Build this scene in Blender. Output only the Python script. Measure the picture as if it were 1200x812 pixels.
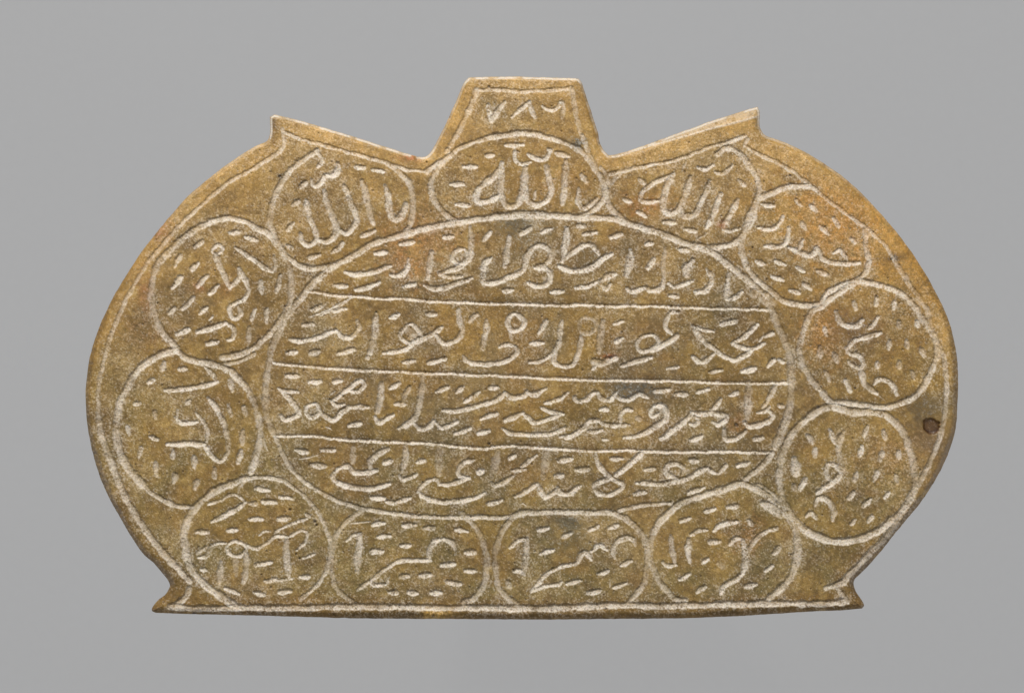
import bpy, math
import numpy as np

# ------------------------------------------------------------------ camera, light, exposure
MM = 0.000075                       # one carved unit (1/1020 of the plaque's width) in metres: 76 mm wide
CX, CY = 600.0, 406.0
scene = bpy.context.scene
for o in list(bpy.data.objects):
    bpy.data.objects.remove(o)
COL = scene.collection

PED = 0.26                          # height of the added unseen mount under the plaque, above the paper
TH = 50 * MM                        # plaque thickness
ZF = PED + TH                       # height of its carved face

cam_d = bpy.data.cameras.new('camera')
cam = bpy.data.objects.new('camera', cam_d)
COL.objects.link(cam)
scene.camera = cam
CAMD = 0.62
cam_d.sensor_width = 36
cam_d.lens = 36 * CAMD / (1200 * MM)
cam_d.clip_start = 0.02
cam_d.clip_end = 20
cam.location = (0, 0, ZF + CAMD)
cam.rotation_euler = (0, 0, 0)

w = bpy.data.worlds.new('World')
scene.world = w
w.use_nodes = True
w.node_tree.nodes['Background'].inputs[0].default_value = (0.97, 0.98, 1.0, 1)
w.node_tree.nodes['Background'].inputs[1].default_value = 0.20


def softbox(name, loc, target, size, size_y, power, col=(1, 1, 1)):
    d = bpy.data.lights.new(name, 'AREA')
    d.shape = 'RECTANGLE'
    d.size = size
    d.size_y = size_y
    d.energy = power
    d.color = col
    o = bpy.data.objects.new(name, d)
    COL.objects.link(o)
    o.location = loc
    from mathutils import Vector
    v = Vector(target) - Vector(loc)
    o.rotation_euler = v.to_track_quat('-Z', 'Y').to_euler()
    return o


softbox('key_softbox', (-0.08, 0.30, ZF + 0.24), (0, 0, ZF), 0.30, 0.13, 2.0, (1, 0.985, 0.96))
softbox('fill_softbox', (0.5, -0.5, ZF + 1.1), (0, 0, ZF), 0.8, 0.8, 3.2, (0.96, 0.98, 1))
softbox('backdrop_lamp', (-0.75, -0.35, 0.20), (0.15, -0.05, 0), 0.5, 0.16, 1.35, (1, 1, 1))
softbox('backdrop_lamp', (0.75, -0.35, 0.20), (-0.15, -0.05, 0), 0.5, 0.16, 1.55, (1, 1, 1))

vs = scene.view_settings
vs.view_transform = 'Standard'
vs.look = 'None'
vs.exposure = 0.0
vs.gamma = 1
vs.use_curve_mapping = False
scene.render.engine = 'CYCLES'

# ------------------------------------------------------------------ the carving, as the engraver's strokes
# every list is in the local units of its own square of the plaque: (x0, y0, units per plaque unit)
STROKES = []                        # (group, kind, width, points, strength)


def pts(s):
    v = [float(t) for t in s.replace(',', ' ').split()]
    return np.array(v).reshape(-1, 2)


class Crop:
    def __init__(self, group, x0, y0, s):
        self.g, self.x0, self.y0, self.s = group, x0, y0, s

    def map(self, p):
        return np.array([self.x0, self.y0]) + p / self.s

    def line(self, kind, width, s, k=1.0, g=None):
        p = self.map(pts(s))
        STROKES.append((g or self.g, kind, width, p, k))
        return p

    def letters(self, text, k=1.0):
        for ln in text.strip().split('\n'):
            ln = ln.strip()
            if not ln:
                continue
            a = ln.split(':')
            kk = k
            if len(a) > 2:
                kk = float(a[2])
            self.line('letter', float(a[0]), a[1], kk)

    def dashes(self, text, width=6.2, k=.95):
        for d in text.strip().replace('\n', ';').split(';'):
            if d.strip():
                wd = width
                if ':' in d:
                    q, d = d.split(':')
                    wd = float(q)
                self.line('dash_mark', wd, d, k)


REG = {}                            # group -> polygon of the framed field
S4 = 4.51

# -- top tab with the numerals
c = Crop('numeral_panel', 500, 80, 4.509)
c.line('border_groove', 4.6, '262,112 280,118 400,115 520,122 640,118 768,106', .8, 'border')
c.line('border_groove', 6.6, '262,116 240,185 192,290 150,370 108,442', .8, 'border')
c.line('border_groove', 6.0, '766,108 778,170 790,250 815,340 850,430 895,535', .8, 'border')
c.letters('''8: 325,195 332,235 341,278
6: 343,282 374,228 412,178
5.5: 452,260 500,215 543,180
5.5: 541,180 553,220 572,264
5.5: 618,202 638,218 665,220 690,208 712,185 724,215 712,262''', .9)
REG['numeral_panel'] = c.map(pts('262,112 768,106 790,250 850,430 740,400 620,360 500,345 330,370 200,410 120,440 192,290'))

# -- medallions
c = Crop('M_B', 500, 80, 4.509)
ring = '25,660 22,610 40,560 80,500 130,455 200,410 330,368 430,352 500,343 620,360 740,400 830,450 890,530 935,610 943,670 900,735 820,782 700,780 560,765 430,775 320,790 180,806 110,782 50,712 25,660'
REG[c.g] = c.line('ring', 6.0, ring)
c.line('border_groove', 6, '0,545 40,515 85,490', 1, 'border')
c.letters('''5: 465,440 474,488 510,508 550,495
5: 535,455 575,482 622,482 650,438
7: 385,520 360,568 302,612 265,655 272,702 330,702 380,672
7.5: 398,500 392,600 395,678 430,728 480,722 508,660 515,600 520,530
7: 520,600 520,660 540,705 580,722 632,700 657,650 650,590 633,518
4: 575,650 568,690
7.5: 737,490 732,560 725,650 716,716
8: 818,565 846,600 :.8
6: 803,640 802,700 825,740 870,718 895,690''')
c.dashes('420,410 510,402; 318,462 352,458; 195,520 265,521; 130,612 195,615; 155,718 220,728; 682,450 748,468; 640,430 655,440')

c = Crop('M_A', 300, 130, S4)
a1 = c.line('ring', 6.6, '320,215 250,255 190,310 140,370 105,440 80,520 76,580 90,640 125,710 160,770 190,792 235,820 302,834 374,825 428,812')
a2 = c.line('ring', 6.2, '789,640 815,600 830,510 825,430 800,370 740,310 700,282', .8)
REG[c.g] = np.vstack([a1, c.map(pts('482,780 555,735 640,690 721,667')), a2])
c.letters('''5: 320,218 345,245 350,265 328,298
6: 430,278 434,312 408,343 365,345 345,380 312,395 295,365
6: 265,475 275,520 290,580 315,630 320,680 285,710 247,692 235,650
6.8: 360,420 375,480 400,550 425,610 415,660 375,690 338,682
6.8: 465,395 490,460 520,530 530,580 510,620 475,645 445,632
6.8: 560,370 580,440 600,520 622,595
8: 685,398 700,450 700,500 715,555 745,572 780,535 790,490''')
c.dashes('525,300 575,303; 615,310 672,325; 235,400 265,375; 195,495 225,478; 165,630 195,595; 560,660 630,635; 405,745 435,728 460,700; 280,775 335,760; 165,712 190,728; 793,137 830,92')

c = Crop('M_C', 700, 120, S4)
ring = '45,470 60,540 110,600 190,648 280,672 380,712 480,747 560,765 650,760 730,740 780,680 825,600 845,520 855,460 845,400 815,350 770,290 720,250 680,240 635,272'
r1 = c.line('ring', 6.5, ring)
r2 = c.line('ring', 4.0, '45,470 70,430 110,385 160,345', .55)
REG[c.g] = np.vstack([r1, c.map(pts('540,262 430,300 300,330')), r2[::-1]])
c.letters('''5.6: 395,382 350,407 290,430 243,470 230,512 270,530 325,520
7.4: 402,380 370,440 350,510 350,568 380,590 425,572 455,510 480,440 492,395
6.6: 445,560 460,600 515,590 545,530 575,460 590,415
6.6: 652,485 625,560 600,620 575,662
6.6: 742,515 710,580 672,640 665,675
5: 665,675 705,682 755,665
5.6: 530,343 570,356 610,330
5.6: 628,368 665,377 712,333''')
c.line('scratch', 2.0, '525,725 595,680', .6)
c.line('scratch', 2.5, '450,360 468,312', .7)
c.dashes('225,412 250,430; 140,515 175,525; 210,580 255,600; 350,632 410,638; 465,668 520,682; 748,410 780,440')

c = Crop('M_D', 860, 180, S4)
d1 = c.line('ring', 7, '45,530 36,470 60,400 90,320 130,240 210,205 290,175 400,170', .9)
d2 = c.line('ring', 6.2, '692,405 700,480 712,560 700,620 660,662 580,692 500,732 462,782 420,800 330,796 250,770 180,716 110,652 72,600 45,530')
REG[c.g] = np.vstack([d1, c.map(pts('470,215 575,304')), d2])
c.letters('''5.6: 130,390 190,400 235,375 260,330
5.6: 165,490 230,490 275,465 290,395
6: 290,495 330,515 370,530 400,540 430,520 440,500 465,550 510,573 580,582 665,577
5.6: 345,508 365,458
5: 525,525 560,508 590,545 600,565''')
c.dashes('150,270 215,275; 325,245 355,270; 405,275 440,305; 360,360 380,400; 455,385 500,425; 525,345 555,385; 620,450 640,470; 120,570 165,585; 220,565 270,590; 335,600 370,622; 440,620 495,640; 200,650 260,670; 370,690 410,715; 295,720 345,740')

c = Crop('M_E', 920, 310, S4)
ring = '660,190 600,148 520,113 440,95 380,92 300,140 235,180 195,222 152,237 125,280 95,360 78,440 92,520 128,590 180,655 240,722 330,732 430,745 500,752 570,745 640,720 690,690 745,620 780,550 800,480 795,400 765,340 730,290 690,228 660,190'
REG[c.g] = c.line('ring', 6.6, ring)
c.letters('''6.6: 268,248 290,300 330,325 380,320 407,293
6: 505,360 440,380 370,400 325,442
5.4: 325,442 345,470 390,480 412,520 395,547 360,532 340,510
6.6: 397,545 410,600 430,640 490,680
6: 470,635 490,605 530,605 570,640 590,685''')
c.line('scratch', 1.8, '490,680 530,722', .6)
c.dashes('440,340 465,315 490,280; 368,200 372,235; 485,170 480,215; 580,195 570,235; 600,300 605,330; 695,300 700,330; 208,335 215,370; 7:185,435 190,485; 7:260,465 275,510; 550,405 545,445; 640,400 645,435; 6.5:720,445 735,480; 600,510 605,545; 675,565 680,600; 215,565 235,615; 320,615 345,670; 485,520 490,540')

c = Crop('M_F', 900, 460, S4)
ring = '350,75 270,90 190,150 140,200 95,270 72,340 60,420 63,490 85,580 120,640 180,712 260,757 350,785 430,780 520,757 600,717 680,652 740,580 778,490 775,420 762,340 740,270 710,200 660,150 610,112 530,105 440,98 350,75'
REG[c.g] = c.line('ring', 8, ring)
c.line('ring', 4.4, '380,55 450,48 520,60 575,76', .7)
c.letters('''6.6: 402,203 376,250 370,290 385,355 390,420 370,450 320,490 258,528
6.5: 330,200 348,250 370,282
5.6: 385,420 360,385 320,380 310,430 335,463 370,453
7: 247,592 270,558 310,565 345,610 343,672
5.5: 205,655 230,638 258,665''')
c.dashes('525,180 505,230; 610,205 620,245; 500,285 485,335; 605,315 590,355; 690,310 690,345; 470,425 455,465; 580,420 560,465; 675,440 685,475; 450,530 425,560; 540,560 500,600; 640,530 615,555; 460,670 440,695; 550,650 530,680; 210,225 235,260; 7:250,295 245,340; 10:140,350 150,430; 7:195,460 170,510; 138,490 142,515')

c = Crop('M_G', 750, 550, S4)
g1 = c.line('ring', 6, '240,690 190,682 120,612 80,545 55,480 52,400 70,340', .8)
g2 = c.line('ring', 7.4, '70,340 100,280 170,212 230,170 320,140 420,110 520,75 560,80 640,115 700,160 770,230 815,300 832,380 825,480 800,560 740,630 680,682')
REG[c.g] = np.vstack([g1, g2])
c.line('border_groove', 5, '560,84 640,90 700,130 760,200', .8, 'border')
c.letters('''6.6: 163,350 170,420 182,490
5: 122,490 150,508 192,505
5: 355,320 310,322 268,348
6.6: 258,370 255,420 264,488
5.6: 390,322 430,292 515,275
8: 370,383 422,380 :.8
6: 470,397 500,366 540,365
7: 545,375 556,430 555,500 543,550
6: 543,550 490,590 440,620 430,655
5: 570,450 590,400 620,360 670,325 725,310
12: 655,180 700,205 740,240 :.85
13: 425,500 440,510 :.25''')
c.dashes('215,275 265,255; 345,220 395,205; 6.5:465,200 515,190; 575,270 595,290; 735,410 705,445; 700,510 660,535; 555,620 615,605; 210,580 260,550; 300,645 345,620; 330,492 358,475')

c = Crop('M_H', 570, 560, S4)
r = c.line('ring', 6.2, '162,667 100,620 60,560 48,460 54,360 85,280 130,215 190,182 300,180 420,178 550,180 650,180 720,205 790,260 830,310 852,400 845,500 820,580 750,655', .8)
REG[c.g] = r
c.letters('''5: 125,370 165,335 213,318
6.8: 213,320 208,420 200,515
5: 145,490 180,493 203,517
5: 235,600 280,550 320,505 390,470 482,450
5.6: 482,448 500,402 530,395 553,430
5.6: 555,385 600,357 635,380
4.6: 235,600 310,570 380,562 396,545
5.6: 680,420 668,380 690,335 740,315 780,325 790,355''')
c.line('scratch', 2.2, '655,540 650,575', .8)
c.dashes('115,545 120,575; 275,275 325,265; 405,305 450,290; 545,275 590,255; 650,260 695,250; 290,400 350,380; 590,505 645,490; 425,560 500,540; 535,605 600,595; 670,580 735,555; 710,460 765,440')

c = Crop('M_I', 380, 560, S4)
i1 = c.line('ring', 5.6, '150,652 80,602 45,530 38,430 48,340 90,260 150,200 215,162', .65)
i2 = c.line('ring', 6.4, '725,190 790,245 830,310 857,400 857,490 840,570 790,632 740,655', .7)
REG[c.g] = np.vstack([i1, c.map(pts('330,180 500,200 620,208')), i2])
c.letters('''4.6: 115,330 150,305 193,293
8: 188,297 180,400 175,492
5: 245,545 300,495 370,450 450,435 565,435
6: 555,430 555,380 580,337 630,320
6: 630,320 680,345 695,380
4.6: 175,592 235,552 270,567 320,565
3: 320,565 345,527''')
c.line('scratch', 2, '130,242 245,230', .7)
c.dashes('6.4:255,245 315,240; 420,250 480,248; 530,265 580,260; 695,270 755,285; 6.2:285,310 350,305; 410,357 455,357; 250,390 310,385; 6.4:620,460 690,455; 750,390 800,390; 745,488 800,492; 405,520 445,515; 6.4:505,515 560,510; 650,550 720,558; 345,605 385,605; 445,605 490,610; 565,605 615,605')

c = Crop('M_J', 200, 550, S4)
j1 = c.line('ring', 8, '330,712 240,652 170,600 110,520 80,430 72,330 100,240 160,170 240,110 330,72 400,48')
j2 = c.line('ring', 4.6, '400,48 450,40 520,42 600,65 690,125 760,200 812,290 842,380 838,480 810,560 760,620 690,682')
REG[c.g] = np.vstack([j1, j2])
c.letters('''3.6: 200,185 270,160 335,130 395,170
5.8: 397,173 330,215 270,250 215,275
3: 420,50 372,80 355,118 :.6
5.4: 148,466 190,456 215,402
4: 215,400 250,390 290,390
5: 138,440 190,408 :.6
4.4: 300,400 340,381 390,395 402,425 362,456 315,445 300,400
4.2: 390,390 430,410 470,410 520,380 560,350 620,355
3.6: 620,355 680,325 720,330 710,380 665,427
3.2: 545,338 610,300 720,258
7: 268,490 262,540 255,590
6: 340,460 348,560 :.45
7: 402,450 400,520 385,595
7.4: 610,372 612,470 625,570
4: 570,580 640,577 :.8
7: 718,238 732,245''')
c.dashes('450,100 520,110; 580,145 640,150; 485,172 555,172; 6:415,265 485,262; 570,260 630,258; 135,328 195,330; 415,180 450,180; 305,325 350,320; 450,500 530,490; 500,590 560,580; 685,570 730,570; 290,630 360,655; 445,650 495,665; 6.4:575,645 635,640; 4:700,470 760,445; 3:470,345 500,325 525,325; 165,525 190,530')

c = Crop('M_K', 120, 400, S4)
k1 = c.line('ring', 7.2, '785,690 815,590 832,500 825,400 800,310 750,230 690,170 610,125 520,108 445,90 390,45')
k2 = c.line('ring', 7.4, '390,45 330,60 250,100 180,160 130,240 90,330 75,430 80,530 110,620 170,710 215,755')
k3 = c.line('ring', 5, '215,755 259,800 338,845 406,870 478,872', .9)
REG[c.g] = np.vstack([k1, k2, k3, c.map(pts('530,835 620,780 700,730'))])
c.letters('''6: 330,255 420,250 520,235 605,212
4.6: 605,210 582,170 540,135
5: 385,400 420,430 500,427
4: 395,400 396,362
4.6: 495,380 530,420 555,480 548,530
6.6: 343,546 430,541 540,541
5: 540,545 580,610 625,630 660,590
6: 662,590 662,510 637,420 602,350 560,300''')
c.line('scratch', 2.4, '850,480 858,540 872,580', .8)
c.dashes('325,110 318,150; 405,145 440,148; 245,215 270,200; 170,330 195,325; 275,370 280,405; 445,320 460,315; 6.4:675,205 690,260; 665,335 680,390; 745,345 755,385; 130,450 140,490; 255,505 290,515; 205,560 190,610; 6.2:740,470 742,540; 735,580 715,640; 375,580 375,615; 280,640 288,705; 485,610 485,665; 6.2:385,700 380,745; 595,670 590,720; 6.2:500,735 490,780')

c = Crop('M_L', 160, 240, S4)
l1 = c.line('ring', 6.8, '215,755 160,705 120,640 92,560 78,480 85,400 110,320 160,258 230,190 310,130 390,90', .9)
l2 = c.line('ring', 6.4, '390,90 480,70 560,85 650,130 700,155 750,220 792,290 815,360 820,440 800,540 760,610 700,682 630,745 560,785 450,805')
REG[c.g] = np.vstack([l1, l2, c.map(pts('350,800 270,770'))])
c.line('ring', 4.4, '450,842 520,835 575,815 620,790', .8)
c.letters('''4.6: 415,262 398,240 430,212 455,235 430,262
6.4: 415,260 440,320 470,390 490,437
5.6: 490,437 540,387 545,335
6: 545,340 575,400 592,445
4.8: 597,450 570,495 520,520 490,540 500,590 530,602 550,572 535,535
5.4: 525,225 590,270 650,315 718,352
4.4: 718,352 737,318 730,275
6.6: 320,668 400,650 470,625
5.8: 470,625 510,650 512,698 480,714''')
c.dashes('490,150 540,145; 575,170 635,188; 305,220 350,190; 235,270 200,320; 325,310 290,340; 235,380 190,440; 375,375 320,435; 430,430 385,470; 655,405 662,465; 760,375 740,460; 6.2:300,490 245,550; 205,545 170,575; 370,545 330,575; 6.2:625,555 605,610; 690,555 685,620; 215,680 280,655; 6:595,650 590,715; 370,735 430,720; 3.5:385,612 405,585')

# -- oval centre field and its ruled lines
P = Crop('border', 0, 0, 1)
ov_top = '353,350 366.7,331.7 380,320 390,312 406.7,303.3 423.3,293.3 441.7,283.3 460,278.3 483.3,271.7 500,267 518.3,263.3 543.3,259.2 566.7,255.8 593.3,253.3 618.3,252.8 660,253.3 683.3,255 703.3,254.5 723.3,257.5 743.3,264.2 766.7,271 786.7,278 802,284 818.3,290 838.3,298.3 853.3,310 868.3,321.7 883.3,334 899,348'
ov_r = '903.3,361 910,378.3 918.3,395 924,411.7 926.7,428.3 927.3,448 926.7,470 922.5,488 915,506.7 908,524'
ov_b = '905,531 891.7,546.7 873,561'
ov_bb = '786,589 762,591 737,595 725,598'
ov_l = '353,350 338,367 330,382 323,397 318,410 316,423 313,438 311.7,453 312,477 315,493 321,509'
ov_lb = '323.3,513 330,528 338,543 348,556.7 363,568.5 380,579 397,587.5 413,592.5 430,596.5 452,600 477,603 510,605.5 540,606.2 576.7,606 598,605 616.7,601 640,599.6 660,600 700,600.5'
a = P.line('oval_groove', 7.4, ov_top)
b = P.line('oval_groove', 8.2, ov_r, .85)
d = P.line('oval_groove', 6.4, ov_b, .9)
f = P.line('oval_groove', 4.8, ov_bb, .9)
g = P.line('oval_groove', 7.2, ov_l, .7)
h = P.line('oval_groove', 5.2, ov_lb, .95)
OVAL = np.vstack([a, b, d, P.map(pts('865,567 840,577 815,584')), f, h[::-1], g[::-1]])
L1 = P.line('ruled_line', 3.9, '358,341 375,343.3 400,346.5 425,348 450,350.5 475,349.8 500,352.5 527,354 560,355 593,356 627,357.3 660,358 690,357 720,358.6 770,358.8 820,361 860,361.7 903,362.5', 1.2)
L2 = P.line('ruled_line', 3.9, '321,425.2 333,426.7 367,430 400,432.2 433,434 467,435.5 500,437 527,437.8 560,439.2 593,440.3 627,442.5 660,443.8 690,445 720,445.5 770,446 820,447.3 860,449.3 890,448.6 925,448.6', 1.2)
L3 = P.line('ruled_line', 3.9, '322,511 350,510.6 370,510.8 391.7,514 433,516.5 467,518 500,519 535,523 568,525 593,522.2 627,524.3 660,526 695,528 737,527.5 780,528.8 820,529.4 860,529 905,530.5', 1.2)

# -- line 1 of the text
R = 'line_1'
c = Crop(R, 300, 240, 6)
c.letters('''6: 630,475 700,490 780,480 860,460 950,430
6: 1067,380 1070,430 1040,478 985,500 945,490
6: 480,478 430,535 385,580 :.7''')
c.dashes('555,570 635,570; 700,598 780,580 865,550; 6:1035,575 1120,557; 6.6:835,340 915,330; 7:1010,275 1105,260')
c = Crop(R, 460, 240, 6)
c.letters('''7.4: 275,330 265,400 245,520
6: 225,562 280,590 360,582 450,550 560,515
4.8: 325,485 400,510 490,505
5: 505,312 445,322 418,370 445,412 500,405 522,360 505,312
6.4: 545,160 555,250 550,350 510,410 430,450 330,485
7: 820,230 805,330 788,432
6.4: 690,370 645,420 637,500 645,548 710,548 800,520 900,470 935,420 945,360 990,300 1050,285 1100,320 1110,370 1065,425 1000,440
6: 1000,440 1070,450 1110,490 1090,550 1020,575 950,550''')
c.dashes('360,230 420,225; 690,190 635,250; 7:895,205 965,165; 1040,195 1115,170; 780,605 840,600')
c = Crop(R, 620, 240, 6)
c.letters('''7.6: 262,165 257,260 240,385
6: 230,400 300,340 380,285 440,285 490,350
6.6: 580,345 530,372 480,410 400,455 300,465 210,435
5.4: 330,582 420,570 500,540
7: 500,540 560,500 605,490
5: 502,560 540,590 565,560
7.6: 715,320 710,400 690,500
6: 688,590 730,613 810,580
6.4: 820,580 860,605 930,580 950,520
5.4: 950,520 945,420 952,310 :.6
5: 985,555 1030,575 1150,535
8.5: 1150,392 1105,440 1110,498''')
c.dashes('160,615 240,605; 340,145 395,150; 385,210 470,190; 6.6:570,230 650,205; 820,280 870,270; 6.4:880,380 835,445; 990,640 1050,645; 6.4:1060,320 1120,320')
c = Crop(R, 760, 250, 6)
c.letters('''5.6: 410,400 442,440 440,490 400,540 330,563
6.6: 562,430 550,520 545,603
5: 545,605 610,590 660,552''')
c.line('chip', 13, '745,560 800,590 855,620', .4)
c.dashes('320,545 321,546; 325,555 415,540') if False else None
c.dashes('325,555 415,545')

# -- line 2
R = 'line_2'
c = Crop(R, 300, 330, 6)
c.letters('''6: 235,405 300,415 420,400 500,370 560,345
6: 560,345 610,385 660,395 700,360 722,320 710,280
7: 845,225 835,350 815,450 790,535''')
for s_ in ('682,108 580,160 480,208 380,248', '670,120 590,172 500,215 440,240'):
    c.line('scratch', 2.2, s_, 1.2)
c.dashes('330,305 405,300; 215,500 280,495; 6.4:380,500 445,490; 6.2:580,505 690,475; 6:550,205 630,190; 6.5:390,195 460,175; 945,255 1000,230; 6:1035,565 1115,555')
c = Crop(R, 460, 330, 6)
c.letters('''8: 105,330 140,370 175,385 :.45
4.6: 120,300 65,350 58,395 110,432 150,420 205,385 165,330 120,300
6: -60,500 0,495 80,480 160,430 240,390 300,355 350,320
6: 310,380 350,425 400,435 460,400 490,340 470,270 465,200
6.4: 660,275 655,370 632,470
6: 500,520 530,565 620,580 720,575 820,545 870,500 862,455
5.4: 862,450 800,440 750,460
5.6: 860,222 812,260 812,310 850,342 910,320 925,270 860,222
5: 825,350 832,410 :.6
4.6: 960,560 1040,560 1110,520 1160,470
6: 1160,470 1172,380 1188,280''')
c.dashes('250,570 310,560 370,545; 235,230 305,225; 600,230 570,245 540,280; 1085,270 1030,360; 970,435 1055,430')
c = Crop(R, 620, 330, 6)
c.letters('''5.6: 200,440 180,500 180,570 250,595 310,575 345,500 367,385
5: 370,260 360,340 420,370 475,310 440,258 370,260 :.55
8: 517,280 505,380 490,492 :.75
5: 850,375 785,395 755,440 790,488 860,480 905,440 900,395 850,375
6: 650,588 750,560 860,535
6.6: 860,490 930,450 1000,410 1040,375
5: 1000,370 960,320 975,240 1010,210 1050,216''')
c.line('chip', 8, '455,562 510,575 560,550 600,540', .8)
c.dashes('5:595,300 660,280; 610,425 655,400; 4:440,620 465,600; 4:970,610 1050,598; 1160,320 1195,370; 1150,530 1200,560')
c = Crop(R, 760, 340, 6)
c.letters('''5.6: 770,242 700,300 650,345 590,370
5.6: 585,375 640,400 730,410 812,375
6: 730,420 660,465 600,490 530,465 470,420 400,370 350,310 310,250
4.6: 310,250 380,275 460,290
6: 310,468 350,500 410,490 455,450''')
c.dashes('6.6:515,240 615,215; 6.4:825,320 875,295; 3:780,360 810,320; 430,575 520,560; 7:660,575 750,545; 6:840,530 885,490; 920,490 945,505')

# -- line 3
R = 'line_3'
c = Crop(R, 300, 410, 6)
c.letters('''5: 155,262 200,285 290,294
6: 180,285 230,340 290,410 295,450 250,475 205,490 178,460
5: 405,380 358,400 355,455 400,472 445,440 432,392 405,380
6: 450,430 490,470 550,490 600,440 650,412 710,400 790,400
5.4: 530,358 600,310 680,250 740,213 762,250 722,290 650,290
5.4: 530,360 570,390 620,386
7.6: 882,230 875,330 855,432
6: 840,470 860,508 900,492 965,460
7: 1175,180 1160,300 1135,440 1080,510 1005,550 :.75
5.4: 1080,260 1042,320 1030,360''')
c.line('scratch', 2.2, '510,320 560,285', .8)
c.line('scratch', 2.2, '490,540 535,562', .8)
c.dashes('6.6:215,180 295,182; 6.4:375,228 455,215; 550,225 600,215; 6.6:660,530 735,515; 945,270 1010,235; 980,378 1040,378')
c = Crop(R, 460, 420, 6)
c.letters('''6.4: 155,460 190,492 250,480 290,435
5.6: 303,450 345,485 400,465 455,440
6: 355,365 450,370 550,345 650,315 740,285 790,240
6: 795,240 840,275 920,262 945,230
6: 945,240 1000,252 1080,210
6: 510,310 560,270 612,235
6: 790,430 850,410 920,380
5: 920,382 960,420 1000,450 1080,430 1180,392
5: 1045,345 1110,375 1200,388
5: 1070,320 1130,300 1190,275 1235,240
5.6: 780,490 830,525 950,535 1080,530 1150,515 1220,485''')
c.dashes('310,230 390,200; 450,235 495,200; 685,205 740,205; 6:440,530 545,490; 6:600,530 680,505; 620,420 740,385')
c = Crop(R, 620, 420, 6)
c.letters('''5.4: 320,270 332,300 400,290 440,250 480,240
5.4: 480,240 510,280 570,290 605,240
5.4: 605,240 640,285 700,290 770,255 835,275
5.4: 645,445 640,400 680,360 722,365
6: 220,550 300,540 370,500 430,440 490,430
5: 490,440 540,465 620,470 700,470
5: 415,510 460,517 512,503
5: 880,330 852,370 868,408 905,390
6.8: 880,330 940,335 967,390 930,450 850,500 770,540
5: 770,540 720,553 665,555''')
c.dashes('7:880,230 990,220; 1030,250 1110,250; 505,360 550,355; 7:765,415 772,430; 4:520,565 550,572')
c = Crop(R, 760, 430, 6)
c.letters('''7: 85,505 180,440 260,370 300,322
5.6: 300,320 360,330 450,325 530,335 547,370 490,405 455,385
5: 290,400 330,405 352,370 320,350
6.2: 530,440 540,502 600,505 660,470 685,450
8.8: 702,110 702,230 695,350 :.7
6.6: 675,385 700,412 770,410 840,380 872,340 840,310
5: 765,322 820,308 850,280
7: 890,120 860,190 840,230 :.8
5: 800,280 840,245 :.7
6.4: 510,225 470,275 440,300''')
c.dashes('340,175 420,155; 6.6:570,200 625,180; 6.2:290,515 375,485; 6.2:740,510 800,495; 7:915,270 945,275')

# -- line 4
R = 'line_4'
c = Crop(R, 310, 500, 6)
c.letters('''8: 622,150 620,245 :.5
7.4: 868,155 800,190 745,240 745,285 :.85
6: 515,295 560,280 600,280 640,320 700,325 790,300
6.4: 510,298 480,350 520,395 600,420 700,430 790,425 880,400
6.6: 995,120 990,220 965,310 :.75
6: 950,342 985,372 1070,330''')
c.line('scratch', 1.8, '240,230 310,215 380,198', .7)
c.dashes('220,165 300,178; 6.4:400,165 490,160; 7:325,272 425,275; 835,255 890,240; 6.2:755,495 840,500; 6.2:860,525 920,540; 6.2:930,525 1020,500; 1075,250 1125,235')
c = Crop(R, 460, 500, 6)
c.letters('''8: 325,140 325,240 330,330 :.6
5: 185,455 200,420 250,380 310,370 330,405
5.6: 330,405 400,405 480,380 540,360
6.2: 182,460 230,500 350,525 470,520 570,500 650,465
5.4: 575,230 500,250 463,310 480,345 540,358
8: 740,170 720,260 700,350 :.45
6.2: 698,390 720,415 780,390 842,350
5: 1010,200 950,245 910,275
5: 840,305 940,300
9: 1090,170 1075,260 1060,350 :.45
5.6: 860,490 940,450 1020,400
6: 1025,410 1050,460 1080,492 1140,460 1165,430
6: 1165,430 1180,465 1240,465 1320,415''')
c.line('scratch', 2.4, '895,548 915,540 942,552', .8)
c.dashes('8:600,320 630,308; 6:820,220 860,200; 6.4:670,540 770,515; 1140,350 1200,342')
c = Crop(R, 620, 500, 6)
c.letters('''5.4: 470,180 480,250 530,320 600,370 660,402 640,440 560,475 490,465 462,420 510,385 580,360
7: 800,175 720,250 650,310 610,335
5.8: 760,395 850,395 950,400 1050,375
5.4: 1040,368 1000,350 962,320 980,270 1040,260 1085,290 1075,335''')
c.dashes('6:205,235 305,225; 330,300 420,295; 575,225 650,225; 6:815,300 885,295; 6:740,470 815,460; 1130,235 1190,235')
c = Crop(R, 760, 500, 6)
c.letters('''6.2: 130,395 250,370 330,330 410,285
5: 410,285 450,315 490,330
7: 545,272 500,325''')
c.dashes('630,275 705,250; 280,460 390,430')

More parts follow.
